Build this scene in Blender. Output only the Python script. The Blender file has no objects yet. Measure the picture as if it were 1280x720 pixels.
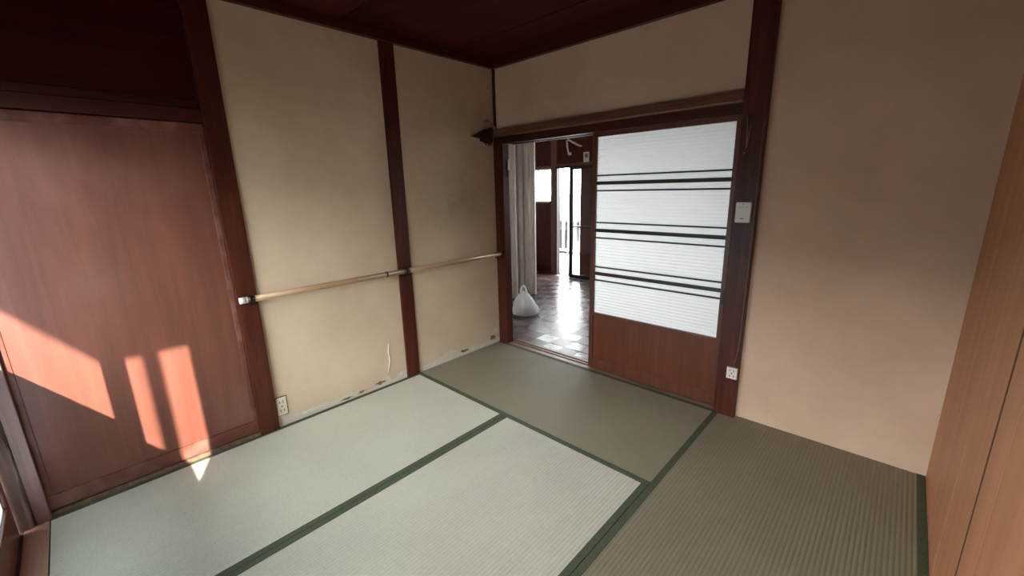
import bpy, bmesh, math, random
from mathutils import Vector, Matrix

random.seed(7)
sc = bpy.context.scene
col = sc.collection
S = 1.06            # metres per layout unit (one mat is 0.9 units = 0.954 m wide)

# ------------------------------------------------------------------ camera
R = ((0.7286, 0.6845, -0.0241), (0.1435, -0.187, -0.9718), (-0.6697, 0.7047, -0.2345))
cam_d = bpy.data.cameras.new('camera')
cam = bpy.data.objects.new('camera', cam_d)
col.objects.link(cam)
rx, ry, rz = Vector(R[0]), -Vector(R[1]), -Vector(R[2])
m = Matrix((rx, ry, rz)).transposed().to_4x4()
m.translation = Vector((2.4697, -2.4439, 1.3116)) * S
cam.matrix_world = m
cam_d.sensor_width = 36.0
cam_d.lens = 518.06 / 1280 * 36
cam_d.clip_start = 0.02
sc.camera = cam

# ------------------------------------------------------------------ sky, sun, window portals, exposure
SKY = 15.5
SUN = 25.0
w = bpy.data.worlds.new('sky')
sc.world = w
w.use_nodes = True
bg = w.node_tree.nodes['Background']
bg.inputs['Color'].default_value = (0.92, 0.965, 1.0, 1)
bg.inputs['Strength'].default_value = SKY

sd = bpy.data.lights.new('sun', 'SUN')
sd.energy = SUN
sd.angle = math.radians(0.5)
sd.color = (1.0, 0.93, 0.80)
so = bpy.data.objects.new('sun', sd)
col.objects.link(so)
SUNDIR = Vector((-2.36, 1.0, -1.30)).normalized()
so.rotation_euler = SUNDIR.to_track_quat('-Z', 'Y').to_euler()
so.location = (6, -5, 6)


def portal(x0, x1, y, z0, z1, toward):
    d = bpy.data.lights.new('window_portal', 'AREA')
    d.shape = 'RECTANGLE'
    d.size = (x1 - x0) * S
    d.size_y = (z1 - z0) * S
    d.cycles.is_portal = True
    o = bpy.data.objects.new('window_portal', d)
    col.objects.link(o)
    o.location = Vector(((x0 + x1) / 2, y, (z0 + z1) / 2)) * S
    o.rotation_euler = (math.radians(90 if toward > 0 else -90), 0, 0)   # -Z faces +y / -y
    return o


portal(0.05, 1.80, -2.93, 0.04, 1.70, +1)
portal(1.88, 2.64, -2.93, 0, 1.70, +1)
portal(-0.5, 1.2, 2.75, 0.85, 1.75, -1)
portal(-1.41, -1.01, 2.75, -0.03, 1.58, -1)
portal(-2.0, -1.54, 2.75, 1.09, 1.58, -1)

vs = sc.view_settings
vs.view_transform = 'Standard'
vs.look = 'None'
vs.gamma = 1
vs.use_curve_mapping = False
vs.exposure = 0.27
sc.cycles.use_denoising = True
sc.cycles.max_bounces = 14
sc.cycles.diffuse_bounces = 8
sc.cycles.glossy_bounces = 6
sc.cycles.transmission_bounces = 8
sc.cycles.transparent_max_bounces = 16
sc.cycles.sample_clamp_indirect = 12

# ------------------------------------------------------------------ helpers
ORG = {}


class MB:
    """collects shapes in layout units, builds ONE mesh object"""

    def __init__(self):
        self.v, self.f, self.sm = [], [], []

    def add(self, vs_, fs, smooth=False):
        n = len(self.v)
        self.v += [tuple(p) for p in vs_]
        for f in fs:
            self.f.append(tuple(i + n for i in f))
            self.sm.append(smooth)
        return self

    def box(self, x0, x1, y0, y1, z0, z1):
        vs_ = [(x0, y0, z0), (x1, y0, z0), (x1, y1, z0), (x0, y1, z0), (x0, y0, z1), (x1, y0, z1), (x1, y1, z1), (x0, y1, z1)]
        return self.add(vs_, [(0, 3, 2, 1), (4, 5, 6, 7), (0, 1, 5, 4), (1, 2, 6, 5), (2, 3, 7, 6), (3, 0, 4, 7)])

    def prism(self, poly, axis, a, b):
        """poly: 2D points (ccw) in the plane normal to axis; order (y,z) for x, (x,z) for y, (x,y) for z"""
        def P(p, t):
            return {'x': (t, p[0], p[1]), 'y': (p[0], t, p[1]), 'z': (p[0], p[1], t)}[axis]
        n = len(poly)
        vs_ = [P(p, a) for p in poly] + [P(p, b) for p in poly]
        fs = [tuple(range(n))[::-1], tuple(range(n, 2 * n))]
        fs += [(i, (i + 1) % n, (i + 1) % n + n, i + n) for i in range(n)]
        return self.add(vs_, fs)

    def tube(self, pts, r, n=10, cap=True):
        pts = [Vector(p) for p in pts]
        rs = r if isinstance(r, (list, tuple)) else [r] * len(pts)
        vs_, fs = [], []
        up = None
        for i, p in enumerate(pts):
            t = (pts[min(i + 1, len(pts) - 1)] - pts[max(i - 1, 0)]).normalized()
            if up is None:
                up = Vector((0, 0, 1)) if abs(t.z) < .9 else Vector((1, 0, 0))
            s = t.cross(up).normalized()
            up = s.cross(t).normalized()
            for k in range(n):
                a = 2 * math.pi * k / n
                vs_.append(p + (s * math.cos(a) + up * math.sin(a)) * rs[i])
        for i in range(len(pts) - 1):
            for k in range(n):
                fs.append((i * n + k, i * n + (k + 1) % n, (i + 1) * n + (k + 1) % n, (i + 1) * n + k))
        self.add(vs_, fs, True)
        if cap:
            b = len(self.v) - len(vs_)
            self.f.append(tuple(b + k for k in range(n))[::-1]); self.sm.append(False)
            e = b + (len(pts) - 1) * n
            self.f.append(tuple(e + k for k in range(n))); self.sm.append(False)
        return self

    def build(self, name, mat, parent=None, origin=None, bevel=0.0, seg=2):
        if origin is None:
            origin = ORG[parent.name] if parent else (sum(p[0] for p in self.v) / len(self.v), sum(p[1] for p in self.v) / len(self.v), min(p[2] for p in self.v))
        me = bpy.data.meshes.new(name)
        me.from_pydata([((p[0] - origin[0]) * S, (p[1] - origin[1]) * S, (p[2] - origin[2]) * S) for p in self.v], [], self.f)
        for p, s in zip(me.polygons, self.sm):
            p.use_smooth = s
        bm = bmesh.new()
        bm.from_mesh(me)
        bmesh.ops.recalc_face_normals(bm, faces=bm.faces)
        if bevel:
            bmesh.ops.bevel(bm, geom=[e for e in bm.edges if len(e.link_faces) == 2 and e.calc_face_angle(0) > .6], offset=bevel * S, segments=seg, affect='EDGES', profile=.7)
        bm.to_mesh(me)
        bm.free()
        me.materials.append(mat)
        o = bpy.data.objects.new(name, me)
        col.objects.link(o)
        ORG[o.name] = origin
        if parent:
            o.parent = parent
            po = ORG[parent.name]
            o.location = Vector((origin[0] - po[0], origin[1] - po[1], origin[2] - po[2])) * S
        else:
            o.location = Vector(origin) * S
        return o


def box(name, mat, b, parent=None, origin=None, bevel=0.0):
    return MB().box(*b).build(name, mat, parent, origin, bevel)


def tag(o, label, cat=None, kind=None, group=None):
    o['label'] = label
    if cat:
        o['category'] = cat
    if kind:
        o['kind'] = kind
    if group:
        o['group'] = group
    return o


def thing(name, loc, label, cat, kind=None, group=None):
    o = bpy.data.objects.new(name, None)
    o.empty_display_size = .1
    col.objects.link(o)
    o.location = Vector(loc) * S
    ORG[o.name] = tuple(loc)
    return tag(o, label, cat, kind, group)


# ------------------------------------------------------------------ materials
def newmat(name):
    mt = bpy.data.materials.new(name)
    mt.use_nodes = True
    nt = mt.node_tree
    return mt, nt, nt.nodes['Principled BSDF'], nt.nodes, nt.links


def rgba(c):
    return (c[0], c[1], c[2], 1)


def wood(name, c1, c2, axis='z', rough=.4, spec=.5, grain=1.0, bump=.15, worn=None, var=.0, coat=0.0):
    mt, nt, bs, N, L = newmat(name)
    tc = N.new('ShaderNodeTexCoord')
    mp = N.new('ShaderNodeMapping')
    s = {'x': (.9, 14, 14), 'y': (14, .9, 14), 'z': (14, 14, .9)}[axis]
    mp.inputs['Scale'].default_value = [k * grain for k in s]
    L.new(tc.outputs['Object'], mp.inputs['Vector'])
    if var:
        oi = N.new('ShaderNodeObjectInfo')
        ad = N.new('ShaderNodeVectorMath'); ad.operation = 'ADD'
        ml = N.new('ShaderNodeMath'); ml.operation = 'MULTIPLY'; ml.inputs[1].default_value = 37.0
        L.new(oi.outputs['Random'], ml.inputs[0])
        L.new(mp.outputs['Vector'], ad.inputs[0]); L.new(ml.outputs[0], ad.inputs[1])
        vec = ad.outputs[0]
    else:
        vec = mp.outputs['Vector']
    nz = N.new('ShaderNodeTexNoise')
    nz.inputs['Scale'].default_value = 2.2
    nz.inputs['Detail'].default_value = 7
    nz.inputs['Roughness'].default_value = .62
    nz.inputs['Distortion'].default_value = .6
    L.new(vec, nz.inputs['Vector'])
    cr = N.new('ShaderNodeValToRGB')
    cr.color_ramp.elements[0].position = .3
    cr.color_ramp.elements[0].color = rgba(c1)
    cr.color_ramp.elements[1].position = .72
    cr.color_ramp.elements[1].color = rgba(c2)
    L.new(nz.outputs['Fac'], cr.inputs['Fac'])
    out = cr.outputs['Color']
    if worn:                                   # large pale scuffed patches
        n2 = N.new('ShaderNodeTexNoise')
        n2.inputs['Scale'].default_value = worn[1]
        n2.inputs['Detail'].default_value = 5
        L.new(tc.outputs['Object'], n2.inputs['Vector'])
        r2 = N.new('ShaderNodeValToRGB')
        r2.color_ramp.elements[0].position = .5
        r2.color_ramp.elements[1].position = .75
        L.new(n2.outputs['Fac'], r2.inputs['Fac'])
        f2 = N.new('ShaderNodeMath'); f2.operation = 'MULTIPLY'; f2.inputs[1].default_value = worn[2]
        L.new(r2.outputs['Color'], f2.inputs[0])
        mx = N.new('ShaderNodeMixRGB')
        mx.inputs['Color2'].default_value = rgba(worn[0])
        L.new(f2.outputs[0], mx.inputs['Fac']); L.new(out, mx.inputs['Color1'])
        out = mx.outputs['Color']
    if var:
        hs = N.new('ShaderNodeHueSaturation')
        mr = N.new('ShaderNodeMapRange')
        mr.inputs['To Min'].default_value = 1 - var; mr.inputs['To Max'].default_value = 1 + var
        L.new(oi.outputs['Random'], mr.inputs['Value']); L.new(mr.outputs[0], hs.inputs['Value'])
        L.new(out, hs.inputs['Color']); out = hs.outputs['Color']
    L.new(out, bs.inputs['Base Color'])
    bs.inputs['Roughness'].default_value = rough
    bs.inputs['Specular IOR Level'].default_value = spec
    bs.inputs['Coat Weight'].default_value = coat
    bs.inputs['Coat Roughness'].default_value = .35
    if bump:
        bp = N.new('ShaderNodeBump')
        bp.inputs['Strength'].default_value = bump
        bp.inputs['Distance'].default_value = .004
        L.new(nz.outputs['Fac'], bp.inputs['Height'])
        L.new(bp.outputs['Normal'], bs.inputs['Normal'])
    return mt


def plain(name, c, rough=.5, metal=0.0, spec=.5, noise=.0, nscale=8):
    mt, nt, bs, N, L = newmat(name)
    bs.inputs['Roughness'].default_value = rough
    bs.inputs['Metallic'].default_value = metal
    bs.inputs['Specular IOR Level'].default_value = spec
    if noise:
        tc = N.new('ShaderNodeTexCoord')
        nz = N.new('ShaderNodeTexNoise')
        nz.inputs['Scale'].default_value = nscale
        nz.inputs['Detail'].default_value = 5
        L.new(tc.outputs['Object'], nz.inputs['Vector'])
        cr = N.new('ShaderNodeValToRGB')
        cr.color_ramp.elements[0].position = .3
        cr.color_ramp.elements[1].position = .7
        cr.color_ramp.elements[0].color = rgba([k * (1 - noise) for k in c])
        cr.color_ramp.elements[1].color = rgba([min(1, k * (1 + noise)) for k in c])
        L.new(nz.outputs['Fac'], cr.inputs['Fac'])
        L.new(cr.outputs['Color'], bs.inputs['Base Color'])
    else:
        bs.inputs['Base Color'].default_value = rgba(c)
    return mt


def plaster(name, c, stain=None, base_dirt=True):
    """sand plaster; stain = list of (centre xyz in metres, radius, strength) grey grime patches; world coordinates"""
    mt, nt, bs, N, L = newmat(name)
    ge = N.new('ShaderNodeNewGeometry')
    pos = ge.outputs['Position']
    n1 = N.new('ShaderNodeTexNoise'); n1.inputs['Scale'].default_value = 2.2; n1.inputs['Detail'].default_value = 6; n1.inputs['Roughness'].default_value = .6
    L.new(pos, n1.inputs['Vector'])
    cr = N.new('ShaderNodeValToRGB')
    cr.color_ramp.elements[0].position = .3; cr.color_ramp.elements[0].color = rgba([c[0] * .86, c[1] * .85, c[2] * .82])
    cr.color_ramp.elements[1].position = .7; cr.color_ramp.elements[1].color = rgba([c[0] * 1.06, c[1] * 1.06, c[2] * 1.06])
    L.new(n1.outputs['Fac'], cr.inputs['Fac'])
    out = cr.outputs['Color']
    n3 = N.new('ShaderNodeTexNoise'); n3.inputs['Scale'].default_value = 9; n3.inputs['Detail'].default_value = 6
    L.new(pos, n3.inputs['Vector'])
    for (cx, cy, cz), rad, st in (stain or []):
        sub = N.new('ShaderNodeVectorMath'); sub.operation = 'DISTANCE'
        sub.inputs[1].default_value = (cx * S, cy * S, cz * S)
        L.new(pos, sub.inputs[0])
        mr = N.new('ShaderNodeMapRange')
        mr.inputs['From Min'].default_value = rad * S; mr.inputs['From Max'].default_value = 0
        mr.inputs['To Max'].default_value = st
        L.new(sub.outputs['Value'], mr.inputs['Value'])
        mu = N.new('ShaderNodeMath'); mu.operation = 'MULTIPLY'
        L.new(mr.outputs[0], mu.inputs[0]); L.new(n3.outputs['Fac'], mu.inputs[1])
        mx = N.new('ShaderNodeMixRGB'); mx.inputs['Color2'].default_value = (.13, .10, .08, 1)
        L.new(mu.outputs[0], mx.inputs['Fac']); L.new(out, mx.inputs['Color1'])
        out = mx.outputs['Color']
    if base_dirt:                               # crumbled brown bits and pale patching low on the wall
        sx = N.new('ShaderNodeSeparateXYZ'); L.new(pos, sx.inputs[0])
        n4 = N.new('ShaderNodeTexNoise'); n4.inputs['Scale'].default_value = 5.5; n4.inputs['Detail'].default_value = 4
        L.new(pos, n4.inputs['Vector'])
        # pale filler below z = .05 + noise
        a = N.new('ShaderNodeMath'); a.operation = 'MULTIPLY_ADD'; a.inputs[1].default_value = .20; a.inputs[2].default_value = -.055
        L.new(n4.outputs['Fac'], a.inputs[0])
        lt = N.new('ShaderNodeMath'); lt.operation = 'LESS_THAN'; L.new(sx.outputs['Z'], lt.inputs[0]); L.new(a.outputs[0], lt.inputs[1])
        f = N.new('ShaderNodeMath'); f.operation = 'MULTIPLY'; f.inputs[1].default_value = .6; L.new(lt.outputs[0], f.inputs[0])
        mx = N.new('ShaderNodeMixRGB'); mx.inputs['Color2'].default_value = (.66, .62, .56, 1)
        L.new(f.outputs[0], mx.inputs['Fac']); L.new(out, mx.inputs['Color1']); out = mx.outputs['Color']
    L.new(out, bs.inputs['Base Color'])
    bs.inputs['Roughness'].default_value = .93
    bs.inputs['Specular IOR Level'].default_value = .15
    n5 = N.new('ShaderNodeTexNoise'); n5.inputs['Scale'].default_value = 160; n5.inputs['Detail'].default_value = 3
    L.new(pos, n5.inputs['Vector'])
    bp = N.new('ShaderNodeBump'); bp.inputs['Strength'].default_value = .22; bp.inputs['Distance'].default_value = .003
    L.new(n5.outputs['Fac'], bp.inputs['Height']); L.new(bp.outputs['Normal'], bs.inputs['Normal'])
    return mt


def schlick(N, L):
    """reflectance of a thin sheet, the same from both sides"""
    lw = N.new('ShaderNodeLayerWeight'); lw.inputs['Blend'].default_value = .5
    p = N.new('ShaderNodeMath'); p.operation = 'POWER'; p.inputs[1].default_value = 5
    L.new(lw.outputs['Facing'], p.inputs[0])
    a = N.new('ShaderNodeMath'); a.operation = 'MULTIPLY_ADD'; a.inputs[1].default_value = .9; a.inputs[2].default_value = .05
    L.new(p.outputs[0], a.inputs[0])
    return a.outputs[0]


def clear_glass(name, tint=(.96, .98, .98)):
    mt, nt, bs, N, L = newmat(name)
    N.remove(bs)
    t = N.new('ShaderNodeBsdfTransparent'); t.inputs['Color'].default_value = rgba(tint)
    g = N.new('ShaderNodeBsdfGlossy'); g.inputs['Roughness'].default_value = .02
    mx = N.new('ShaderNodeMixShader')
    L.new(schlick(N, L), mx.inputs[0]); L.new(t.outputs[0], mx.inputs[1]); L.new(g.outputs[0], mx.inputs[2])
    L.new(mx.outputs[0], N['Material Output'].inputs['Surface'])
    return mt


def frosted(name, c, clear=.1):
    mt, nt, bs, N, L = newmat(name)
    N.remove(bs)
    tr = N.new('ShaderNodeBsdfTranslucent'); tr.inputs['Color'].default_value = rgba(c)
    t = N.new('ShaderNodeBsdfTransparent'); t.inputs['Color'].default_value = rgba(c)
    m1 = N.new('ShaderNodeMixShader'); m1.inputs[0].default_value = clear
    L.new(tr.outputs[0], m1.inputs[1]); L.new(t.outputs[0], m1.inputs[2])
    g = N.new('ShaderNodeBsdfGlossy'); g.inputs['Roughness'].default_value = .18
    m2 = N.new('ShaderNodeMixShader')
    L.new(schlick(N, L), m2.inputs[0]); L.new(m1.outputs[0], m2.inputs[1]); L.new(g.outputs[0], m2.inputs[2])
    L.new(m2.outputs[0], N['Material Output'].inputs['Surface'])
    return mt


def tatami_mat_material(name, c):
    mt, nt, bs, N, L = newmat(name)
    tc = N.new('ShaderNodeTexCoord')
    mp = N.new('ShaderNodeMapping'); mp.inputs['Scale'].default_value = (1, 1, 1)
    L.new(tc.outputs['Object'], mp.inputs[0])
    n1 = N.new('ShaderNodeTexNoise'); n1.inputs['Scale'].default_value = 2.5; n1.inputs['Detail'].default_value = 4
    L.new(mp.outputs[0], n1.inputs['Vector'])
    m2 = N.new('ShaderNodeMapping'); m2.inputs['Scale'].default_value = (30, 420, 30)
    L.new(tc.outputs['Object'], m2.inputs[0])
    n2 = N.new('ShaderNodeTexNoise'); n2.inputs['Scale'].default_value = 1.0; n2.inputs['Detail'].default_value = 2
    L.new(m2.outputs[0], n2.inputs['Vector'])
    ad = N.new('ShaderNodeMath'); ad.operation = 'MULTIPLY_ADD'; ad.inputs[1].default_value = .5
    L.new(n2.outputs['Fac'], ad.inputs[0])
    hf = N.new('ShaderNodeMath'); hf.operation = 'MULTIPLY'; hf.inputs[1].default_value = .5
    L.new(n1.outputs['Fac'], hf.inputs[0]); L.new(hf.outputs[0], ad.inputs[2])
    cr = N.new('ShaderNodeValToRGB')
    cr.color_ramp.elements[0].position = .3; cr.color_ramp.elements[0].color = rgba([k * .87 for k in c])
    cr.color_ramp.elements[1].position = .7; cr.color_ramp.elements[1].color = rgba([k * 1.08 for k in c])
    L.new(ad.outputs[0], cr.inputs[0]); L.new(cr.outputs[0], bs.inputs['Base Color'])
    bs.inputs['Roughness'].default_value = .5
    bs.inputs['Specular IOR Level'].default_value = .45
    return mt


def cloth_border(name, c):
    mt, nt, bs, N, L = newmat(name)
    tc = N.new('ShaderNodeTexCoord')
    ck = N.new('ShaderNodeTexVoronoi'); ck.inputs['Scale'].default_value = 160
    L.new(tc.outputs['Object'], ck.inputs['Vector'])
    cr = N.new('ShaderNodeValToRGB')
    cr.color_ramp.elements[0].color = rgba([k * 1.25 for k in c]); cr.color_ramp.elements[1].color = rgba([k * .6 for k in c])
    L.new(ck.outputs['Distance'], cr.inputs[0]); L.new(cr.outputs[0], bs.inputs['Base Color'])
    bs.inputs['Roughness'].default_value = .75
    bs.inputs['Specular IOR Level'].default_value = .25
    return mt


M = {}
M['post'] = wood('dark_red_post_wood', (.042, .008, .004), (.10, .024, .012), 'z', .38, .3, 1.0, .12)
M['beam_x'] = wood('dark_red_beam_wood_x', (.032, .006, .004), (.075, .018, .010), 'x', .4, .3, 1.0, .12)
M['beam_y'] = wood('dark_red_beam_wood_y', (.035, .007, .004), (.075, .017, .010), 'y', .4, .3, 1.0, .12)
M['nageshi'] = wood('brown_rail_wood', (.13, .05, .032), (.24, .11, .075), 'x', .4, .5, 1.0, .12)
M['ceiling'] = wood('dark_ceiling_wood', (.030, .0035, .0025), (.075, .009, .006), 'x', .6, .15, .45, .1, var=.2)
M['panel'] = wood('red_brown_painted_panel', (.118, .034, .021), (.182, .057, .036), 'z', .42, .6, .6, .06, coat=.25, worn=((.30, .15, .115), 2.3, .35))
M['panel_edge'] = wood('red_brown_panel_edge', (.105, .030, .019), (.165, .052, .033), 'y', .42, .5, .8, .1, worn=((.36, .21, .17), 9, .4))
M['dark_board'] = wood('dark_upper_board', (.028, .004, .003), (.06, .009, .006), 'y', .45, .2, .6, .08)
M['door_frame'] = wood('sliding_door_frame_wood', (.075, .020, .010), (.15, .045, .022), 'z', .35, .5, 1.0, .1)
M['door_panel'] = wood('sliding_door_panel_wood', (.095, .022, .008), (.145, .038, .014), 'z', .36, .5, .7, .06)
M['door_muntin'] = wood('dark_muntin_wood', (.030, .018, .008), (.055, .03, .015), 'x', .4, .4, 1.0, .05)
M['threshold'] = wood('worn_threshold_wood', (.11, .055, .035), (.25, .15, .10), 'x', .38, .5, 1.0, .15)
M['sill'] = wood('sill_wood', (.28, .14, .10), (.44, .26, .19), 'x', .4, .5, 1.0, .15)
M['bark'] = wood('rough_bark_post', (.10, .065, .055), (.40, .28, .24), 'z', .45, .5, .9, .9)
M['tanboard'] = wood('tan_plywood', (.46, .19, .095), (.56, .25, .13), 'z', .5, .35, .5, .05, var=.05)
M['rail'] = wood('oak_handrail', (.33, .19, .10), (.47, .29, .16), 'y', .35, .5, 1.2, .05)
M['kitchen_wall'] = wood('kitchen_wood_panel', (.055, .009, .004), (.10, .020, .008), 'z', .45, .2, .8, .06, var=.15)
M['kitchen_trim'] = wood('kitchen_trim_wood', (.09, .03, .018), (.17, .065, .04), 'z', .4, .5, 1, .08)
M['tile'] = wood('parquet_vinyl', (.055, .036, .034), (.11, .075, .072), 'x', .22, .5, 1.4, .35, var=.4)
M['tile_matt'] = wood('parquet_vinyl_matt', (.042, .026, .024), (.09, .058, .052), 'x', .33, .45, 1.4, .3, var=.4)
M['grey_dark'] = plain('subfloor_dark', (.07, .055, .045), .9, noise=.2)
PL = (.655, .51, .355)
M['plaster_left'] = plaster('sand_plaster_left', PL, [((0, -.38, 1.22), .42, .62), ((0, -1.45, .45), .35, .25), ((0, -.2, 1.85), .7, .5)])
M['plaster_back'] = plaster('sand_plaster_back', (.66, .455, .325), [((.5, 0, 1.8), .5, .3)], False)
M['kplaster'] = plain('kitchen_pale_wall', (.62, .58, .52), .9, noise=.06, nscale=3)
M['rush'] = tatami_mat_material('lit_woven_rush', (.48, .455, .365))  # brighter copy: weave sheen and window light put into the colour
M['rush_shaded'] = tatami_mat_material('shaded_olive_woven_rush', (.205, .175, .115))  # darker copy: duller sheen and weaker light put into the colour
M['border'] = cloth_border('green_border_cloth', (.070, .082, .050))
M['glass'] = clear_glass('window_glass')
M['frost'] = frosted('frosted_window_glass', (.60, .70, .74), .02)
M['patterned'] = frosted('patterned_door_glass', (.98, .98, .955), .0)
M['white_plastic'] = plain('white_plastic', (.74, .68, .64), .35, noise=.04)
M['ivory_plastic'] = plain('ivory_plastic', (.70, .64, .50), .4, noise=.05)
M['grey_plastic'] = plain('grey_plastic_marks', (.16, .14, .13), .5)
M['black'] = plain('black_metal', (.015, .013, .012), .35, .3)
M['slot'] = plain('slot_dark', (.02, .015, .012), .6)
M['alu_dark'] = plain('dark_bronze_aluminium', (.03, .028, .026), .35, .7)
M['alu'] = plain('aluminium_track', (.62, .62, .62), .35, .9)
M['cable'] = plain('brown_cable', (.20, .11, .085), .45)
M['steel'] = plain('dull_steel', (.28, .23, .21), .4, .8)
M['curtain'] = wood('pale_accordion_vinyl', (.36, .31, .28), (.74, .69, .64), 'z', .5, .4, 1.6, .2)
M['curtain_dark'] = plain('accordion_edge', (.20, .14, .12), .5)
M['concrete'] = plain('concrete', (.45, .45, .43), .9, noise=.12, nscale=2)
M['asphalt'] = plain('asphalt', (.045, .045, .043), .9, noise=.2, nscale=3)
M['siding'] = plain('brown_siding', (.05, .04, .032), .8, noise=.15, nscale=2)
M['render_grey'] = plain('grey_render', (.09, .09, .09), .8, noise=.2, nscale=2)
M['white_paint'] = plain('white_paint', (.75, .76, .76), .6, noise=.05)
M['roof'] = plain('blue_grey_roof', (.03, .05, .075), .6, noise=.15, nscale=3)
M['offcut'] = wood('grey_wood_offcut', (.24, .17, .14), (.36, .27, .23), 'z', .6, .3, 1, .1)
M['eave'] = wood('weathered_eave_wood', (.16, .11, .08), (.26, .19, .14), 'x', .7, .3, 1, .1)

# ------------------------------------------------------------------ setting: tatami room
tag(box('floor', M['grey_dark'], (-.10, 2.80, -2.92, -.02, -.09, -.05)), 'dark wooden subfloor below the tatami mats', 'floor', 'structure')

# left wall: plaster between posts
wl = MB().box(-.08, 0, -1.88, .12, -.09, 2.26).build('wall_left', M['plaster_left'])
tag(wl, 'beige sand plaster wall with grime patches behind the handrail', 'wall', 'structure')
M['clay'] = plain('exposed_brown_clay', (.20, .12, .06), .95, noise=.4, nscale=40)
M['filler'] = plain('pale_wall_filler', (.66, .60, .52), .9, noise=.12, nscale=30)


def chip(y, z, ly, lz, mat, proud=.0015):
    n = 17
    poly = []
    for k in range(n):
        a = 2 * math.pi * k / n
        r = random.uniform(.35, 1.15)
        poly.append((y + ly * r * math.cos(a), max(-.02, z + lz * r * math.sin(a))))
    MB().prism(poly, 'x', -.001, proud).build('chip', M[mat], wl)


for c in ((-1.18, .035, .065, .016, 'clay'), (-1.32, .022, .030, .010, 'clay'), (-1.42, .016, .045, .008, 'clay'), (-.42, .035, .05, .016, 'clay'), (-.10, .050, .05, .026, 'clay'),
          (-.06, .10, .028, .05, 'filler'), (-1.00, .05, .05, .020, 'filler'), (-1.66, .03, .10, .018, 'filler'), (-.62, .014, .16, .012, 'filler'), (-.26, .02, .10, .016, 'filler')):
    chip(*c)
MB().tube([(0, -1.085, .30), (.002, -1.098, .24), (.003, -1.092, .17), (.002, -1.115, .08)], [.002, .006, .006, .003], 8).build('peeled_ridge', M['filler'], wl)
# upper dark boards over the sliding board door
wu = box('wall_left_upper', M['dark_board'], (-.08, -.03, -2.92, -1.90, 1.70, 2.26))
tag(wu, 'dark red boarding above the red brown panel door', 'wall', 'structure')
MB().box(-.03, -.015, -2.74, -1.92, 1.705, 1.74).build('batten', M['beam_y'], wu, bevel=.003)
tag(box('wall_left_outer', M['grey_dark'], (-.16, -.08, -2.92, .02, -.09, 2.26)), 'dark boarding behind the left wall', 'wall', 'structure')
# back wall
wb = MB().box(0, 1.84, 0, .12, 1.70, 2.26).build('wall_back', M['plaster_back'])
tag(wb, 'beige plaster strip above the sliding door rail', 'wall', 'structure')
wb2 = MB().box(1.86, 2.80, 0, .12, -.09, 2.26).build('wall_back_right', M['plaster_back'])
tag(wb2, 'plain beige plaster wall between the thick dark post and tan boards', 'wall', 'structure')
# right wall of tan boards
wr = box('wall_right', M['grey_dark'], (2.712, 2.80, -2.92, .12, -.09, 2.26))
tag(wr, 'tan wood board wall with vertical joints', 'wall', 'structure')
edges = [0.0, -.398, -.70, -1.013, -1.16, -1.60, -2.05, -2.50, -2.92]
for i in range(len(edges) - 1):
    g0 = .0008 if i else 0
    g1 = .011 if i == 2 else .0015
    MB().box(2.70, 2.712, edges[i + 1] + g1, edges[i] - g0, -.05, 2.26).build('board', M['tanboard'], wr, origin=(2.70, (edges[i] + edges[i + 1]) / 2, 0), bevel=.0012)

M['joint'] = plain('dark_board_joint', (.10, .045, .012), .8)
MB().box(2.6993, 2.712, edges[3] - .002, edges[3] + .0130, -.05, 2.26).build('joint_strip', M['joint'], wr)
# front wall (window side), around the window opening x .05..1.80, z 0..1.70
wf = MB()
wf.box(1.80, 1.88, -2.92, -2.80, -.09, 2.26)
wf.box(2.64, 2.72, -2.92, -2.80, -.09, 2.26)
wf.box(1.88, 2.64, -2.92, -2.80, -.09, 0)
wf.box(-.08, 2.72, -2.92, -2.80, 1.76, 2.26)
wf = wf.build('wall_front', M['plaster_back'])
tag(wf, 'beige plaster wall around the sash window', 'wall', 'structure')
tag(box('trim_1', M['sill'], (.03, 1.80, -2.80, -2.728, -.05, .002), bevel=.004), 'worn brown wooden sill strip between window and tatami', 'trim', 'structure')
tag(box('trim_2', M['beam_x'], (-.08, 2.70, -2.92, -2.78, 1.70, 1.76), bevel=.003), 'dark head beam over the sash window', 'trim', 'structure')
tag(box('trim_3', M['grey_dark'], (-.08, 1.80, -2.92, -2.80, -.09, .0)), 'dark outer window threshold', 'trim', 'structure')

# corner post by window: smooth inner strip + rough bark round
M['mauve'] = wood('faded_mauve_jamb', (.19, .10, .09), (.32, .19, .17), 'z', .45, .4, 1, .1)
cp = box('trim_4', M['mauve'], (-.08, .022, -2.765, -2.722, -.05, 1.70), bevel=.003)
tag(cp, 'purplish brown door jamb beside the window corner post', 'trim', 'structure')
bk = MB()
nz_, ns = 40, 14
for j in range(nz_ + 1):
    for k in range(ns):
        a = 2 * math.pi * k / ns
        z = -.05 + 1.80 * j / nz_
        rr = .048 + .004 * math.sin(z * 21 + a * 2) + .003 * math.sin(z * 47 - a * 3) + random.uniform(-.0015, .0015)
        bk.v.append((-.012 + rr * math.cos(a), -2.805 + rr * .9 * math.sin(a), z))
for j in range(nz_):
    for k in range(ns):
        bk.f.append((j * ns + k, j * ns + (k + 1) % ns, (j + 1) * ns + (k + 1) % ns, (j + 1) * ns + k)); bk.sm.append(True)
bk.f.append(tuple(range(ns))[::-1]); bk.sm.append(False)
bk.f.append(tuple(nz_ * ns + k for k in range(ns))); bk.sm.append(False)
tag(bk.build('trim_5', M['bark']), 'rough barked round corner post beside the window', 'trim', 'structure')

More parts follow.
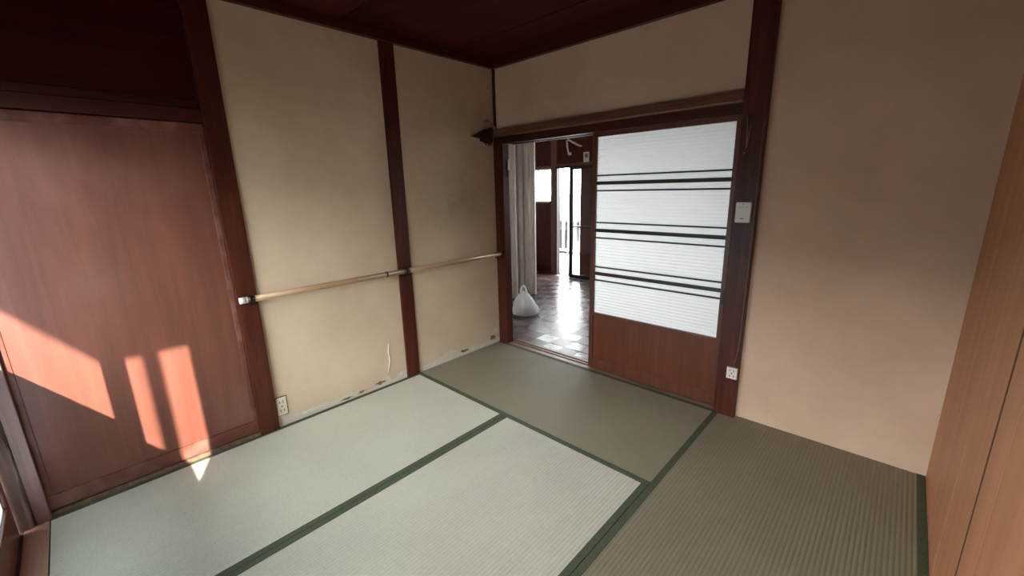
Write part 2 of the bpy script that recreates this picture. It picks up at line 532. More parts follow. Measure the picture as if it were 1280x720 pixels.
# posts of the left wall
tag(box('trim_6', M['post'], (-.08, .022, -1.925, -1.828, -.05, 2.195), bevel=.004), 'dark red square post beside the red brown panel door', 'post', 'structure')
tag(box('trim_7', M['post'], (-.08, .016, -.968, -.868, -.05, 2.195), bevel=.004), 'dark red square post in the middle of the plaster wall', 'post', 'structure')
# corner post back-left (thin above the rail, full below)
c8 = MB().box(0, .098, -.020, .052, -.05, 1.648).build('trim_8', M['post'], bevel=.003)
tag(c8, 'dark brown corner jamb at the kitchen doorway', 'post', 'structure')
tag(box('trim_9', M['post'], (0, .022, -.012, .0, 1.755, 2.195), bevel=.002), 'thin dark corner strip above the door rail', 'trim', 'structure')
# thick post right of the sliding door
p10 = box('trim_10', M['post'], (1.797, 1.908, -.038, .12, -.05, 2.195), bevel=.004)
tag(p10, 'thick glossy dark post between sliding door and plaster wall', 'post', 'structure')

# lintel (kamoi) with grooves and the rail (nageshi) over it
ka = MB()
ka.box(0, 1.797, -.015, .025, 1.648, 1.70)
ka.box(0, 1.797, .025, .10, 1.662, 1.70)
ka.box(.098, 1.797, .056, .062, 1.648, 1.662)
ka.box(.098, 1.797, .095, .12, 1.648, 1.70)
ka = ka.build('trim_11', M['beam_x'])
tag(ka, 'dark door lintel with sliding grooves', 'trim', 'structure')
na = MB().prism([(0, 1.700), (-.052, 1.700), (-.056, 1.706), (-.040, 1.750), (-.034, 1.755), (0, 1.755)], 'x', 0.0, 1.797)
na = na.build('trim_12', M['nageshi'])
tag(na, 'brown picture rail running above the sliding door to the post', 'trim', 'structure')
# dark tapering stub with split, frayed underside where the rail meets the left wall
st = MB()
st.prism([(-.26, 1.694), (-.20, 1.688), (-.05, 1.660), (-.05, 1.775), (-.12, 1.755), (-.22, 1.715)], 'x', .0, .030)
for k in range(9):
    y = -.165 + k * .0135
    l = random.uniform(.012, .03)
    z = 1.684 - (y + .2) * .19
    st.prism([(y, z - l), (y + .004, z + .004), (y - .004, z + .004)], 'x', .004, .018)
st.build('rail_end', M['beam_y'], na)

# cornice and ceiling
cn = MB()
cn.box(0, 2.70, -.035, 0, 2.192, 2.24)
cn.box(0, .035, -2.80, -.035, 2.192, 2.24)
cn.box(2.665, 2.70, -2.80, -.035, 2.192, 2.24)
cn.box(.035, 2.665, -2.80, -2.765, 2.192, 2.24)
tag(cn.build('trim_13', M['beam_x']), 'dark cornice strip around the ceiling edge', 'trim', 'structure')
ce = box('ceiling', M['grey_dark'], (-.10, 2.82, -2.95, .15, 2.255, 2.33))
tag(ce, 'dark red wooden board ceiling', 'ceiling', 'structure')
nb = 7
for i in range(nb):
    y0 = -2.80 + i * .40
    MB().box(0.0, 2.70, y0 + .002, y0 + .398, 2.240 + .003 * (i % 2), 2.256).build('plank', M['ceiling'], ce, origin=(1.35, y0 + .2, 2.24))

# board door in the left wall
d2 = thing('door_2', (-.01, -2.32, 0), 'large red brown painted board sliding door with sunlight patches', 'door', 'structure')
box('panel', M['panel'], (-.03, -.006, -2.70, -1.945, .09, 1.60), d2)
MB().box(-.035, .004, -2.722, -1.925, .026, .092).build('bottom_rail', M['panel_edge'], d2, bevel=.003)
MB().box(-.035, .002, -2.722, -1.925, 1.598, 1.638).build('top_rail', M['panel_edge'], d2, bevel=.003)
MB().box(-.035, .002, -1.947, -1.925, .092, 1.598).build('stile', M['panel_edge'], d2, bevel=.003)
MB().box(-.035, -.002, -2.722, -2.700, .092, 1.598).build('stile', M['panel_edge'], d2, bevel=.003)
tag(box('trim_14', M['beam_y'], (-.08, .012, -2.92, -1.925, 1.643, 1.70), bevel=.003), 'dark head rail above the red brown panel door', 'trim', 'structure')
tag(box('trim_15', M['threshold'], (-.08, .008, -2.722, -1.925, -.05, .020), bevel=.003), 'worn brown threshold below the red brown panel door', 'trim', 'structure')

# sliding glazed door leaf
d1 = thing('door_1', (1.34, .04, .004), 'sliding door with patterned white glass, dark bars and reddish lower panel', 'door', 'structure')
Y0, Y1 = .026, .054
fr = M['door_frame']
MB().box(.888, .922, Y0, Y1, .006, 1.656).build('stile', fr, d1, bevel=.003)
rs = MB().box(1.757, 1.7965, Y0, Y1, .006, 1.656).build('stile', fr, d1, bevel=.003)
MB().box(.922, 1.757, Y0, Y1, 1.622, 1.656).build('top_rail', fr, d1, bevel=.003)
MB().box(.922, 1.757, Y0, Y1, .408, .428).build('middle_rail', fr, d1, bevel=.002)
MB().box(.922, 1.757, Y0, Y1, .006, .078).build('bottom_rail', fr, d1, bevel=.003)
box('panel', M['door_panel'], (.922, 1.757, .034, .046, .078, .408), d1)
MB().box(1.767, 1.782, Y0 - .002, Y0 + .004, .64, .715).build('finger_pull', M['slot'], d1)
thick = [1.329, 1.016, .715]
thin = [1.378, 1.280, 1.069, .965, .762, .667]
for z in thick:
    MB().box(.922, 1.757, Y0, .050, z - .011, z + .011).build('thick_bar', M['door_muntin'], d1, bevel=.0015)
for z in thin:
    MB().box(.922, 1.757, Y0 + .004, .046, z - .0048, z + .0048).build('thin_bar', M['door_muntin'], d1)
cuts = sorted([(z - .011, z + .011) for z in thick] + [(z - .0048, z + .0048) for z in thin])
zz = .428
spans = []
for a, b in cuts:
    spans.append((zz, a)); zz = b
spans.append((zz, 1.622))
for a, b in spans:
    pm = MB()
    n = max(2, int((b - a) / .0032))
    for i in range(n + 1):
        z = a + (b - a) * i / n
        y = .040 + .0022 * math.cos(2 * math.pi * z / .0205)
        pm.v += [(.922, y, z), (1.757, y, z)]
    for i in range(n):
        pm.f.append((2 * i, 2 * i + 1, 2 * i + 3, 2 * i + 2)); pm.sm.append(True)
    pm.build('pane', M['patterned'], d1)

# grooved threshold of the doorway
th = MB()
th.box(.098, 1.797, -.012, .12, -.05, -.006)
for y0, y1 in ((-.012, .028), (.052, .066), (.090, .12)):
    th.box(.098, 1.797, y0, y1, -.006, .001)
tag(th.build('trim_16', M['threshold']), 'worn grooved wooden threshold of the kitchen doorway', 'trim', 'structure')
for y in (.040, .078):
    pass

# ------------------------------------------------------------------ window_1 (sash window beside the camera)
w1 = thing('window_1', (.93, -2.85, 0), 'dark framed sash window with frosted lower panes', 'window', 'structure')
wm = M['door_frame']


def sash(x0, x1, y0, y1, w1=w1):
    MB().box(x0, x0 + .042, y0, y1, .0, 1.70).build('stile', wm, w1, bevel=.003)
    MB().box(x1 - .042, x1, y0, y1, .0, 1.70).build('stile', wm, w1, bevel=.003)
    a, b = x0 + .042, x1 - .042
    MB().box(a, b, y0, y1, .0, .15).build('bottom_rail', wm, w1, bevel=.003)
    MB().box(a, b, y0, y1, .755, .792).build('middle_rail', wm, w1, bevel=.003)
    MB().box(a, b, y0, y1, 1.66, 1.70).build('top_rail', wm, w1, bevel=.003)
    ym = (y0 + y1) / 2
    MB().box(a, b, ym - .002, ym + .002, .15, .755).build('frosted_pane', M['frost'], w1)
    MB().add([(a, ym, .792), (b, ym, .792), (b, ym, 1.66), (a, ym, 1.66)], [(0, 1, 2, 3)]).build('pane', M['glass'], w1)


sash(.05, 1.005, -2.838, -2.810)
sash(.975, 1.80, -2.880, -2.852)

w4 = thing('window_fill', (2.26, -2.85, 0), 'narrow sash with a frosted lower pane, added unseen to light the right wall', 'window', 'structure')  # invented opening out of view, lets extra daylight onto the right wall
sash(1.88, 2.64, -2.866, -2.838, w4)

# ------------------------------------------------------------------ tatami mats
def tatami(x0, x1, y0, y1, along, label, rush='rush', borders=True):
    g = .0012
    x0 += g; x1 -= g; y0 += g; y1 -= g
    t = thing('tatami_mat', ((x0 + x1) / 2, (y0 + y1) / 2, -.05), label, 'tatami mat')
    bw = .029 if borders else 0
    box('core', M['grey_dark'], (x0, x1, y0, y1, -.05, -.006), t)
    # ridged rush cover: ridges run along the long side
    cv = MB()
    a0, a1 = (x0, x1) if along == 'y' else (y0, y1)
    b0, b1 = (y0, y1) if along == 'y' else (x0, x1)
    a0 += bw * .8; a1 -= bw * .8
    pitch = .0155
    n = int(round((a1 - a0) / pitch))
    prof = [(0, -.0024), (.14, -.0010), (.32, -.0002), (.5, .0), (.68, -.0002), (.86, -.0010)]
    pr = []
    for i in range(n):
        for q, h in prof:
            pr.append((a0 + (a1 - a0) * (i + q) / n, h))
    pr.append((a1, -.0024))
    for a, h in pr:
        for b in (b0, b1):
            cv.v.append((a, b, h) if along == 'y' else (b, a, h))
    for i in range(len(pr) - 1):
        cv.f.append((2 * i, 2 * i + 2, 2 * i + 3, 2 * i + 1)); cv.sm.append(True)
    c = cv.build('rush_cover', M[rush], t)
    if c.data.polygons[0].normal.z < 0:
        c.data.flip_normals()
    if borders:
        for e in (0, 1):
            if along == 'y':
                xa, xb = ((x0, x0 + bw), (x1 - bw, x1))[e]
                MB().box(xa, xb, y0, y1, -.03, .0012).build('border', M['border'], t, bevel=.001)
            else:
                ya, yb = ((y0, y0 + bw), (y1 - bw, y1))[e]
                MB().box(x0, x1, ya, yb, -.03, .0012).build('border', M['border'], t, bevel=.001)
    return t


YB = -.885
XL, XR = .004, 2.70
tatami(XL, 1.796, YB, -.014, 'x', 'tatami mat lying along the kitchen doorway and sliding door', 'rush_shaded')
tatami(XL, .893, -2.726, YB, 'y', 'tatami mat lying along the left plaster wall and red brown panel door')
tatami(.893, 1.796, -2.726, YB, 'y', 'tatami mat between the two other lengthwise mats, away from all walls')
tatami(1.796, XR, -1.80, -.002, 'y', 'tatami mat in the corner of plaster wall and tan board wall', 'rush_shaded')
tatami(1.796, XR, -2.726, -1.80, 'x', 'square half tatami mat beside the tan board wall', 'rush_shaded')
# floor strip under the plain wall at the right of the sill
tag(box('trim_17', M['sill'], (1.80, 2.70, -2.80, -2.728, -.05, .002), bevel=.003), 'wooden edge strip at the foot of the window wall', 'trim', 'structure')

# ------------------------------------------------------------------ handrail and small fittings
hr = thing('handrail', (.065, -.95, .785), 'round wooden handrail with black brackets across the plaster wall', 'handrail')
MB().tube([(.068, -1.895, .787), (.068, -.96, .787)], .0165, 14).build('rail', M['rail'], hr)
MB().tube([(.068, -.925, .787), (.068, -.008, .787)], .0165, 14).build('rail', M['rail'], hr)
MB().tube([(.068, -1.098, .787), (.068, -1.086, .787)], .0178, 14).build('joint_ring', M['black'], hr)
for y in (-1.872, -.94, -.022):
    bm_ = MB()
    bm_.tube([(.068, y - .016, .787), (.068, y + .016, .787)], .0205, 14)
    xw = .016 if y < -.5 else .0
    bm_.box(xw, .068, y - .010, y + .010, .764, .780)
    bm_.box(xw, xw + .006, y - .016, y + .016, .742, .792)
    bm_.build('bracket', M['black'], hr)
MB().tube([(.068, -1.922, .787), (.068, -1.895, .787)], .0168, 14).build('end_cap', M['white_plastic'], hr)
MB().tube([(.068, -.958, .787), (.068, -.927, .787)], .0172, 14).build('joint_ring', M['steel'], hr)


def outlet_left():
    t = thing('wall_outlet', (.004, -1.797, .067), 'yellowed double wall outlet low on plaster beside the dark post', 'outlet')
    MB().box(0, .003, -1.8265, -1.7665, .066, .1815).build('back_gap', M['slot'], t)
    MB().box(.003, .008, -1.824, -1.770, .070, .178).build('cover_plate', M['ivory_plastic'], t, bevel=.003)
    for z in (.150, .098):
        for dy in (-.009, .009):
            MB().box(.0076, .0086, -1.797 + dy - .0018, -1.797 + dy + .0018, z - .008, z + .008).build('slot', M['slot'], t)
    MB().tube([(.0076, -1.797, .124), (.0090, -1.797, .124)], .0045, 10).build('screw', M['slot'], t)


outlet_left()
t = thing('wall_outlet', (1.879, -.038, .236), 'small white outlet with two sockets low on the thick dark post', 'outlet')
MB().box(1.852, 1.906, -.052, -.038, .238, .304).build('cover_plate', M['white_plastic'], t, bevel=.003)
for z in (.288, .254):
    for dx in (-.010, .010):
        MB().box(1.879 + dx - .002, 1.879 + dx + .002, -.0530, -.0515, z - .006, z + .006).build('slot', M['slot'], t)
MB().tube([(1.879, -.0535, .271), (1.879, -.0510, .271)], .004, 10).build('screw', M['slot'], t)

t = thing('switch_plate', (1.850, -.038, 1.105), 'white rounded plastic switch box at mid height on the thick dark post', 'switch')
MB().box(1.815, 1.887, -.056, -.038, 1.108, 1.212).build('housing', M['white_plastic'], t, bevel=.006)
MB().box(1.846, 1.856, -.0568, -.0555, 1.200, 1.204).build('mark', M['grey_plastic'], t)
for k in range(3):
    MB().box(1.834 + k * .015, 1.838 + k * .015, -.0568, -.0555, 1.186, 1.190).build('mark', M['grey_plastic'], t)
MB().box(1.842, 1.856, -.0568, -.0555, 1.126, 1.132).build('mark', M['grey_plastic'], t)
MB().box(1.8135, 1.8165, -.054, -.042, 1.176, 1.204).build('side_clip', M['grey_plastic'], t)
MB().box(1.8135, 1.8165, -.054, -.042, 1.120, 1.132).build('side_clip', M['grey_plastic'], t)

cb = MB().tube([(1.899, -.041, 1.62), (1.901, -.041, 1.3), (1.902, -.041, .9), (1.900, -.041, .55), (1.897, -.041, .42), (1.890, -.042, .35), (1.882, -.044, .306)], .0028, 8).build('cable', M['cable'])
tag(cb, 'thin brown cable stapled down the dark post to the outlet', 'cable')
t = thing('door_hook', (1.836, -.038, 1.47), 'narrow folded metal hook high on the thick dark post', 'hook')
MB().tube([(1.824, -.043, 1.636), (1.830, -.043, 1.56), (1.833, -.043, 1.478)], .0035, 8).build('arm', M['steel'], t)
MB().tube([(1.846, -.043, 1.630), (1.842, -.043, 1.56), (1.836, -.043, 1.485)], .0030, 8).build('arm', M['cable'], t)
MB().tube([(1.826, -.047, 1.455), (1.826, -.038, 1.455)], .004, 10).build('screw', M['steel'], t)

lb = MB()
lb.prism([(-.128, 1.812), (-.100, 1.828), (-.012, 1.765), (-.030, 1.757)], 'x', .006, .040)
tag(lb.build('wood_offcut', M['offcut'], bevel=.002), 'small greyish wood offcut leaning in the corner on the picture rail', 'offcut')

# weatherstrip and white catch on the doorway jamb
ws = thing('door_catch', (.099, .05, 1.40), 'small white catch on the kitchen side of the doorway jamb', 'catch')
MB().box(.098, .106, .036, .050, 1.45, 1.53).build('body', M['white_plastic'], ws, bevel=.002)
MB().box(.098, .104, .038, .048, 1.40, 1.44).build('tongue', M['steel'], ws, bevel=.002)

# ------------------------------------------------------------------ kitchen beyond the doorway
KZ = -.03
kf = box('floor', M['grey_dark'], (-2.3, 2.80, -.02 + .14, 2.85, -.09, KZ - .004))
tag(kf, 'glossy parquet tile floor of the kitchen', 'floor', 'structure')
T = .162
tile_me = {}
tiles = []
nx, ny = int(math.ceil(3.2 / T)), int(math.ceil(2.6 / T))
for i in range(nx):
    for j in range(ny):
        x = -1.95 + T * i
        y = .122 + T * j
        if y + T > 2.72:
            continue
        # keep those the doorway can show
        cx, cy = x + T / 2, y + T / 2
        k = (cy + 2.444) / 2.444
        if 2.47 + (.02 - 2.47) * k - .25 < cx < 2.47 + (.95 - 2.47) * k + .25:
            tiles.append((cx, cy, (i + j) % 2))
tiles = sorted(tiles, key=lambda q: q[1])[:300]
for cx, cy, odd in tiles:
    if odd not in tile_me:
        o = MB().box(-T / 2 + .0006, T / 2 - .0006, -T / 2 + .0006, T / 2 - .0006, -.004, 0).build('tile', M['tile_matt' if odd else 'tile'], origin=(0, 0, 0), bevel=.0008, seg=1)
        tile_me[odd] = o.data
    else:
        o = bpy.data.objects.new('tile', tile_me[odd])
        col.objects.link(o)
    o.parent = kf
    po = ORG[kf.name]
    o.location = Vector((cx - po[0], cy - po[1], KZ - po[2])) * S
    o.rotation_euler = (random.uniform(-.014, .014), random.uniform(-.014, .014), math.pi / 2 * odd)

# far kitchen wall with openings, as boards
FY0, FY1 = 2.70, 2.742
wk = MB()
for b in [(-2.3, -2.0, -.09, 2.26), (-2.0, -1.54, -.09, 1.09), (-2.0, -1.54, 1.58, 2.26), (-1.54, -1.41, -.09, 2.26), (-1.41, -1.01, 1.58, 2.26), (-1.41, -1.01, -.09, KZ),
          (-1.01, -.5, -.09, 2.26), (-.5, 1.2, -.09, .85), (-.5, 1.2, 1.75, 2.26), (1.2, 2.8, -.09, 2.26)]:
    wk.box(b[0], b[1], FY0, FY1, b[2], b[3])
wk = wk.build('wall_far', M['kitchen_wall'])
tag(wk, 'dark red wood panel wall at the far end of the kitchen', 'wall', 'structure')
MB().box(-1.535, -1.425, 2.68, 2.70, KZ, 2.2).build('post', M['kitchen_trim'], wk, bevel=.003)
MB().box(-1.42, -.60, 2.675, 2.70, 1.585, 1.64).build('head_trim', M['kitchen_trim'], wk, bevel=.003)
MB().box(-2.0, -1.54, 2.675, 2.70, 1.585, 1.62).build('head_trim', M['kitchen_trim'], wk, bevel=.003)
MB().box(-2.0, -1.54, 2.66, 2.70, 1.065, 1.092).build('window_ledge', M['kitchen_trim'], wk, bevel=.003)
MB().box(-2.0, -1.54, 2.688, 2.70, KZ, .10).build('skirting', M['dark_board'], wk, bevel=.002)
tag(box('wall_kitchen_left', M['kplaster'], (-2.3, -2.2, .0, 2.82, -.09, 2.26)), 'pale kitchen side wall behind the accordion curtain', 'wall', 'structure')
tag(box('wall_kitchen_right', M['kplaster'], (2.70, 2.80, .12, 2.82, -.09, 2.26)), 'pale kitchen wall hidden behind the sliding door', 'wall', 'structure')
tag(box('wall_kitchen_near', M['kplaster'], (-2.3, 0.0, .02, .12, -.09, 2.26)), 'pale kitchen wall on the back of the plaster wall', 'wall', 'structure')
tag(box('ceiling', M['kplaster'], (-2.3, 2.80, .13, 2.85, 2.23, 2.33)), 'pale kitchen ceiling', 'ceiling', 'structure')

# kitchen window (bright) and the large one behind the sliding door
w2 = thing('window_2', (-1.77, 2.76, 1.09), 'small bright window in the dark kitchen wall', 'window', 'structure')
fm = M['alu']
for b in [(-2.0, -1.54, 1.09, 1.105), (-2.0, -1.54, 1.565, 1.58), (-1.555, -1.54, 1.105, 1.565), (-1.815, -1.80, 1.105, 1.565), (-2.0, -1.985, 1.105, 1.565)]:
    MB().box(b[0], b[1], 2.71, 2.735, b[2], b[3]).build('frame_bar', fm, w2)
for a, b in ((-1.985, -1.815), (-1.80, -1.555)):
    MB().add([(a, 2.722, 1.105), (b, 2.722, 1.105), (b, 2.722, 1.565), (a, 2.722, 1.565)], [(0, 1, 2, 3)]).build('pane', M['glass'], w2)
w3 = thing('window_3', (.35, 2.76, .75), 'wide kitchen window behind the patterned sliding door', 'window', 'structure')
for b in [(-.5, 1.2, .85, .88), (-.5, 1.2, 1.72, 1.75), (-.5, -.47, .88, 1.72), (.335, .365, .88, 1.72), (1.17, 1.2, .88, 1.72)]:
    MB().box(b[0], b[1], 2.71, 2.735, b[2], b[3]).build('frame_bar', fm, w3)
for a, b in ((-.47, .335), (.365, 1.17)):
    MB().add([(a, 2.722, .88), (b, 2.722, .88), (b, 2.722, 1.72), (a, 2.722, 1.72)], [(0, 1, 2, 3)]).build('pane', M['glass'], w3)

# kitchen outer door: dark aluminium sliding leaf pulled half open
d3 = thing('door_3', (-1.0, 2.64, KZ), 'dark aluminium glass door standing half open to the balcony', 'door', 'structure')
ad_ = M['alu_dark']
for b in [(-1.425, -1.405, KZ, 1.585), ]:
    MB().box(b[0], b[1], 2.66, 2.742, b[2], b[3]).build('frame_post', ad_, d3)
MB().box(-1.425, -.60, 2.66, 2.70, 1.575, 1.60).build('frame_head', ad_, d3)
lx0, lx1, ly0, ly1 = -1.125, -.62, 2.585, 2.615
MB().box(lx0, lx0 + .052, ly0, ly1, KZ + .008, 1.575).build('leaf_stile', ad_, d3, bevel=.002)
MB().box(lx1 - .05, lx1, ly0, ly1, KZ + .008, 1.575).build('leaf_stile', ad_, d3, bevel=.002)
MB().box(lx0 + .052, lx1 - .05, ly0, ly1, KZ + .008, .035).build('leaf_bottom_rail', ad_, d3, bevel=.002)
MB().box(lx0 + .052, lx1 - .05, ly0, ly1, 1.545, 1.575).build('leaf_top_rail', ad_, d3, bevel=.002)
MB().box(lx0 + .052, lx1 - .05, ly0, ly1, .735, .755).build('leaf_middle_rail', ad_, d3, bevel=.002)
for za, zb in ((.035, .735), (.755, 1.545)):
    MB().add([(lx0 + .052, 2.60, za), (lx1 - .05, 2.60, za), (lx1 - .05, 2.60, zb), (lx0 + .052, 2.60, zb)], [(0, 1, 2, 3)]).build('pane', M['glass'], d3)
MB().box(-1.40, -.60, 2.58, 2.69, KZ, KZ + .006).build('track', M['alu'], d3)

# accordion curtain
cu = thing('accordion_curtain', (-.97, .85, KZ), 'pale grey pleated accordion curtain standing in the kitchen', 'curtain')
P0, P1 = Vector((-1.16, .16)), Vector((-.885, 1.50))
npl = 20
dirv = (P1 - P0).normalized()
nrm = Vector((dirv.y, -dirv.x))
pm = MB()
ptsc = []
for i in range(npl * 4 + 1):
    t_ = i / (npl * 4)
    ph = (i % 4) / 4
    amp = .034 * (1 if (i // 4) % 6 else 1.4)
    off = amp * math.sin(2 * math.pi * ph) + (.03 if .80 < t_ < .86 else 0) * -1
    p = P0.lerp(P1, t_) + nrm * off
    ptsc.append(p)
for p in ptsc:
    pm.v += [(p.x, p.y, KZ + .012), (p.x, p.y, 2.20)]
for i in range(len(ptsc) - 1):
    pm.f.append((2 * i, 2 * i + 2, 2 * i + 3, 2 * i + 1)); pm.sm.append(False)
pl_ = pm.build('pleated_sheet', M['curtain'], cu)
md = pl_.modifiers.new('thickness', 'SOLIDIFY'); md.thickness = .004
e = ptsc[-1]
MB().box(e.x - .022, e.x + .022, e.y, e.y + .022, KZ + .004, 2.20).build('end_post', M['curtain'], cu, bevel=.003)
rl = MB()
for i in range(2):
    rl.box(0, 0, 0, 0, 0, 0) if False else None
MB().tube([(P0.x, P0.y, 2.215), (P1.x, P1.y + .02, 2.215)], .014, 8).build('ceiling_track', M['steel'], cu)

# plastic bag
bg_ = thing('plastic_bag', (-.395, .775, KZ), 'white plastic shopping bag with knotted handles on the kitchen floor', 'bag')
ax = Vector((.71, .71))           # wide axis on the floor
px = Vector((-.71, .71))
bmv = MB()
nr, nsb = 15, 36
prof = [(0.0, .112, .070), (.012, .130, .086), (.05, .136, .092), (.10, .120, .082), (.15, .098, .066), (.19, .074, .050), (.22, .052, .036), (.245, .034, .026), (.262, .026, .020)]


def lerp_prof(h):
    for q in range(len(prof) - 1):
        if prof[q][0] <= h <= prof[q + 1][0]:
            u = (h - prof[q][0]) / (prof[q + 1][0] - prof[q][0])
            return [prof[q][k] + (prof[q + 1][k] - prof[q][k]) * u for k in (1, 2)]
    return prof[-1][1:]


for j in range(nr + 1):
    h = .262 * j / nr
    a, b = lerp_prof(h)
    for k in range(nsb):
        th_ = 2 * math.pi * k / nsb
        wob = 1 + (.10 + .14 * j / nr) * math.sin(th_ * 7 + math.sin(h * 30) * .8) * (.4 + .6 * j / nr) + .035 * math.sin(th_ * 3 + h * 25) + .07 * abs(math.sin(th_ * 4.5 + h * 18)) * (1 if j else 0) + (random.uniform(-.035, .035) if 0 < j < nr else 0)
        d = ax * (a * math.cos(th_) * wob) + px * (b * math.sin(th_) * wob)
        lean = -.018 * (h / .26)
        bmv.v.append((-.395 + d.x + ax.x * lean, .775 + d.y + ax.y * lean, KZ + .001 + h))
for j in range(nr):
    for k in range(nsb):
        bmv.f.append((j * nsb + k, j * nsb + (k + 1) % nsb, (j + 1) * nsb + (k + 1) % nsb, (j + 1) * nsb + k)); bmv.sm.append(True)
bmv.f.append(tuple(range(nsb))[::-1]); bmv.sm.append(False)
bmv.f.append(tuple(nr * nsb + k for k in range(nsb))); bmv.sm.append(False)


def bag_mat():
    mt, nt, bs, N, L = newmat('thin_white_plastic_film')
    bs.inputs['Base Color'].default_value = (.82, .83, .86, 1)
    bs.inputs['Roughness'].default_value = .3
    tc = N.new('ShaderNodeTexCoord')
    mp = N.new('ShaderNodeMapping'); mp.inputs['Scale'].default_value = (40, 40, 9); L.new(tc.outputs['Object'], mp.inputs[0])
    nz = N.new('ShaderNodeTexNoise'); nz.inputs['Scale'].default_value = 1.0; nz.inputs['Detail'].default_value = 3; nz.inputs['Distortion'].default_value = 1
    L.new(mp.outputs[0], nz.inputs['Vector'])
    bp = N.new('ShaderNodeBump'); bp.inputs['Strength'].default_value = .8; bp.inputs['Distance'].default_value = .01
    L.new(nz.outputs['Fac'], bp.inputs['Height']); L.new(bp.outputs[0], bs.inputs['Normal'])
    tr = N.new('ShaderNodeBsdfTransparent'); tr.inputs['Color'].default_value = (.9, .9, .9, 1)
    tl = N.new('ShaderNodeBsdfTranslucent'); tl.inputs['Color'].default_value = (.8, .8, .82, 1)
    m1 = N.new('ShaderNodeMixShader'); m1.inputs[0].default_value = .4
    L.new(bs.outputs[0], m1.inputs[1]); L.new(tl.outputs[0], m1.inputs[2])
    m2 = N.new('ShaderNodeMixShader'); m2.inputs[0].default_value = .30
    L.new(m1.outputs[0], m2.inputs[1]); L.new(tr.outputs[0], m2.inputs[2])
    L.new(m2.outputs[0], N['Material Output'].inputs['Surface'])
    return mt


M['bag'] = bag_mat()
M['contents'] = plain('brown_bag_contents', (.13, .08, .05), .8, noise=.5, nscale=25)
bmv.build('film', M['bag'], bg_)
ct = MB()
for k, (u, v_, r_) in enumerate([(-.06, 0, .045), (.0, .012, .050), (.06, -.01, .046), (.02, -.03, .04), (-.03, .03, .04)]):
    c = Vector((-.395, .775)) + ax * u + px * v_
    n0 = len(ct.v)
    for j in range(7):
        la = math.pi * j / 6
        for q in range(10):
            lo = 2 * math.pi * q / 10
            rr = r_ * (1 + .1 * math.sin(q * 2 + j + k))
            ct.v.append((c.x + rr * math.sin(la) * math.cos(lo), c.y + rr * math.sin(la) * math.sin(lo), KZ + .008 + r_ * .75 - rr * .75 * math.cos(la)))
    for j in range(6):
        for q in range(10):
            ct.f.append((n0 + j * 10 + q, n0 + j * 10 + (q + 1) % 10, n0 + (j + 1) * 10 + (q + 1) % 10, n0 + (j + 1) * 10 + q)); ct.sm.append(True)
ct.build('contents', M['contents'], bg_)
for sgn in (-1, 1):
    hb = Vector((-.395, .775)) - ax * .018
    pts = []
    for q in range(11):
        u = q / 10
        ang = math.pi * u
        o_ = ax * (-.03 * math.cos(ang) * 1.0) + px * (sgn * (.012 + .014 * math.sin(ang)))
        pts.append((hb.x + o_.x, hb.y + o_.y, KZ + .245 + .075 * math.sin(ang)))
    MB().tube(pts, [.012, .010, .008, .007, .007, .007, .007, .007, .008, .010, .012], 8).build('handle', M['bag'], bg_)

# fittings on the far kitchen wall
rc = thing('wall_remote', (-.915, 2.70, 1.64), 'small pale control panel on the dark kitchen wall beside the door', 'controller')
MB().box(-.96, -.872, 2.685, 2.70, 1.64, 1.775).build('housing', M['ivory_plastic'], rc, bevel=.004)
MB().box(-.935, -.885, 2.682, 2.686, 1.70, 1.755).build('display', M['grey_plastic'], rc)
bk_ = thing('pipe_bracket', (-1.2, 2.68, 1.76), 'bent pale metal bracket high on the dark kitchen wall', 'bracket')
MB().tube([(-1.195, 2.66, 1.77), (-1.205, 2.64, 1.86), (-1.200, 2.62, 1.945), (-1.185, 2.62, 1.962), (-1.12, 2.63, 1.925), (-1.02, 2.65, 1.868), (-1.0, 2.70, 1.86)], .013, 10).build('arm', M['white_plastic'], bk_)
MB().box(-1.215, -1.175, 2.68, 2.70, 1.75, 1.79).build('mount', M['white_plastic'], bk_, bevel=.003)
MB().tube([(-1.195, 2.655, 1.77), (-1.195, 2.69, 1.77)], .012, 10).build('socket', M['white_plastic'], bk_)

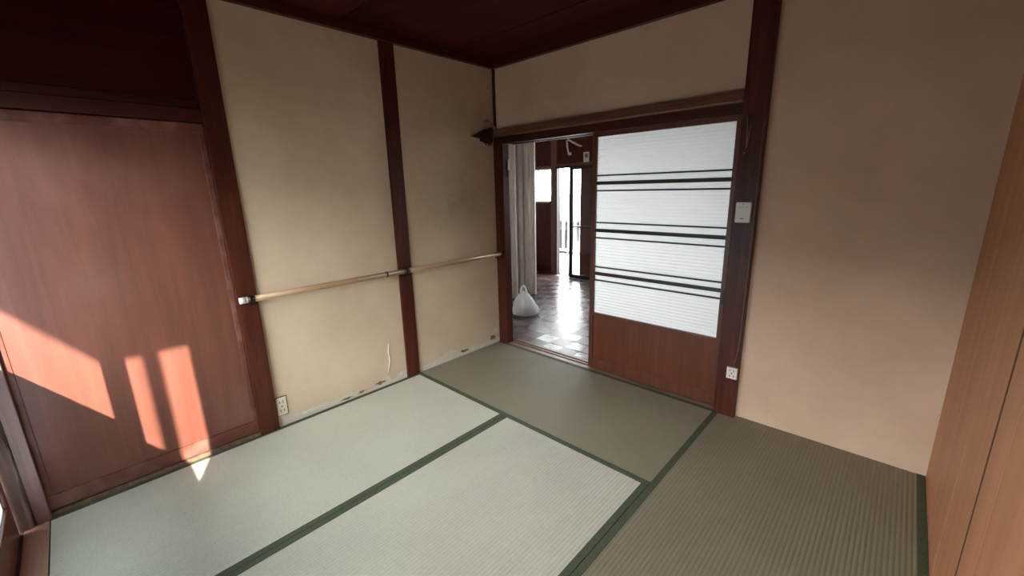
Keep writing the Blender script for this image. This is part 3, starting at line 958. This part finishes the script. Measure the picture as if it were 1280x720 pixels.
# ------------------------------------------------------------------ outdoors
tag(box('ground', M['asphalt'], (-40, 40, -40, 40, -2.2, -2.0)), 'dark asphalt ground outside the house', 'ground', 'structure')
sh = thing('neighbour_house', (-1, -8, -2.0), 'dark brown unseen house added to cut low sky light at the sash window', 'house')  # added out of view to keep horizon light off the upper walls
MB().box(-11, 6.0, -11, -6.2, -2.0, 1.9).build('wall', M['siding'], sh)
MB().prism([(-11.6, 1.9), (-5.6, 1.9), (-8.6, 3.0)], 'x', -11.5, 6.5).build('roof', M['roof'], sh)
tag(box('balcony_floor', M['concrete'], (-4.5, 2.8, 2.83, 4.6, -.20, -.06)), 'pale concrete balcony floor outside the kitchen door', 'floor', 'structure')
fb = thing('balcony_railing', (-2.5, 4.5, -.06), 'white balcony railing with upright bars outside the kitchen door', 'railing')
MB().box(-4.5, 2.6, 4.47, 4.53, .84, .89).build('top_rail', M['white_paint'], fb)
MB().box(-4.5, 2.6, 4.48, 4.52, .02, .06).build('bottom_rail', M['white_paint'], fb)
for k in range(48):
    x = -4.4 + k * .145
    MB().box(x, x + .05, 4.49, 4.51, .06, .84).build('bar', M['white_paint'], fb)
nh = thing('neighbour_house', (-6, 10, -2.0), 'grey neighbouring house with blue grey roof seen through the kitchen door', 'house')
MB().box(-12, -1.5, 9.0, 14, -2.0, .25).build('wall', M['render_grey'], nh)
MB().prism([(8.5, .20), (8.5, .27), (11.5, .95), (14.5, .27), (14.5, .20)], 'x', -12.5, -1.0).build('roof', M['roof'], nh)
for xx in (-6.4, -5.2):
    wn = MB().box(xx, xx + .6, 8.97, 9.02, -1.0, -.1).build('window', M['alu_dark'], nh)
# eave, laundry post and ground on the sunny side
ev = box('trim_18', M['eave'], (-1.2, 3.50, -3.94, -2.90, 2.53, 2.58))
tag(ev, 'wooden eave above the sash window outside', 'trim', 'structure')
tag(MB().tube([(2.60, -3.40, -2.0), (2.60, -3.40, 2.53)], .030, 16).build('eave_post', M['eave']), 'thin round post carrying the eave outside the sash window', 'post')
tag(box('wall_sun_block', M['siding'], (2.73, 2.82, -3.21, -2.92, -2.0, 2.53)), 'short fin wall added outside to keep sun out of the narrow sash', 'wall', 'structure')  # unseen fin, put in only to stop sun through the added sash
tag(box('wall_outer_roof', M['eave'], (-2.4, 2.9, -3.0, 2.95, 2.34, 2.42)), 'flat roof deck over the rooms', 'wall', 'structure')
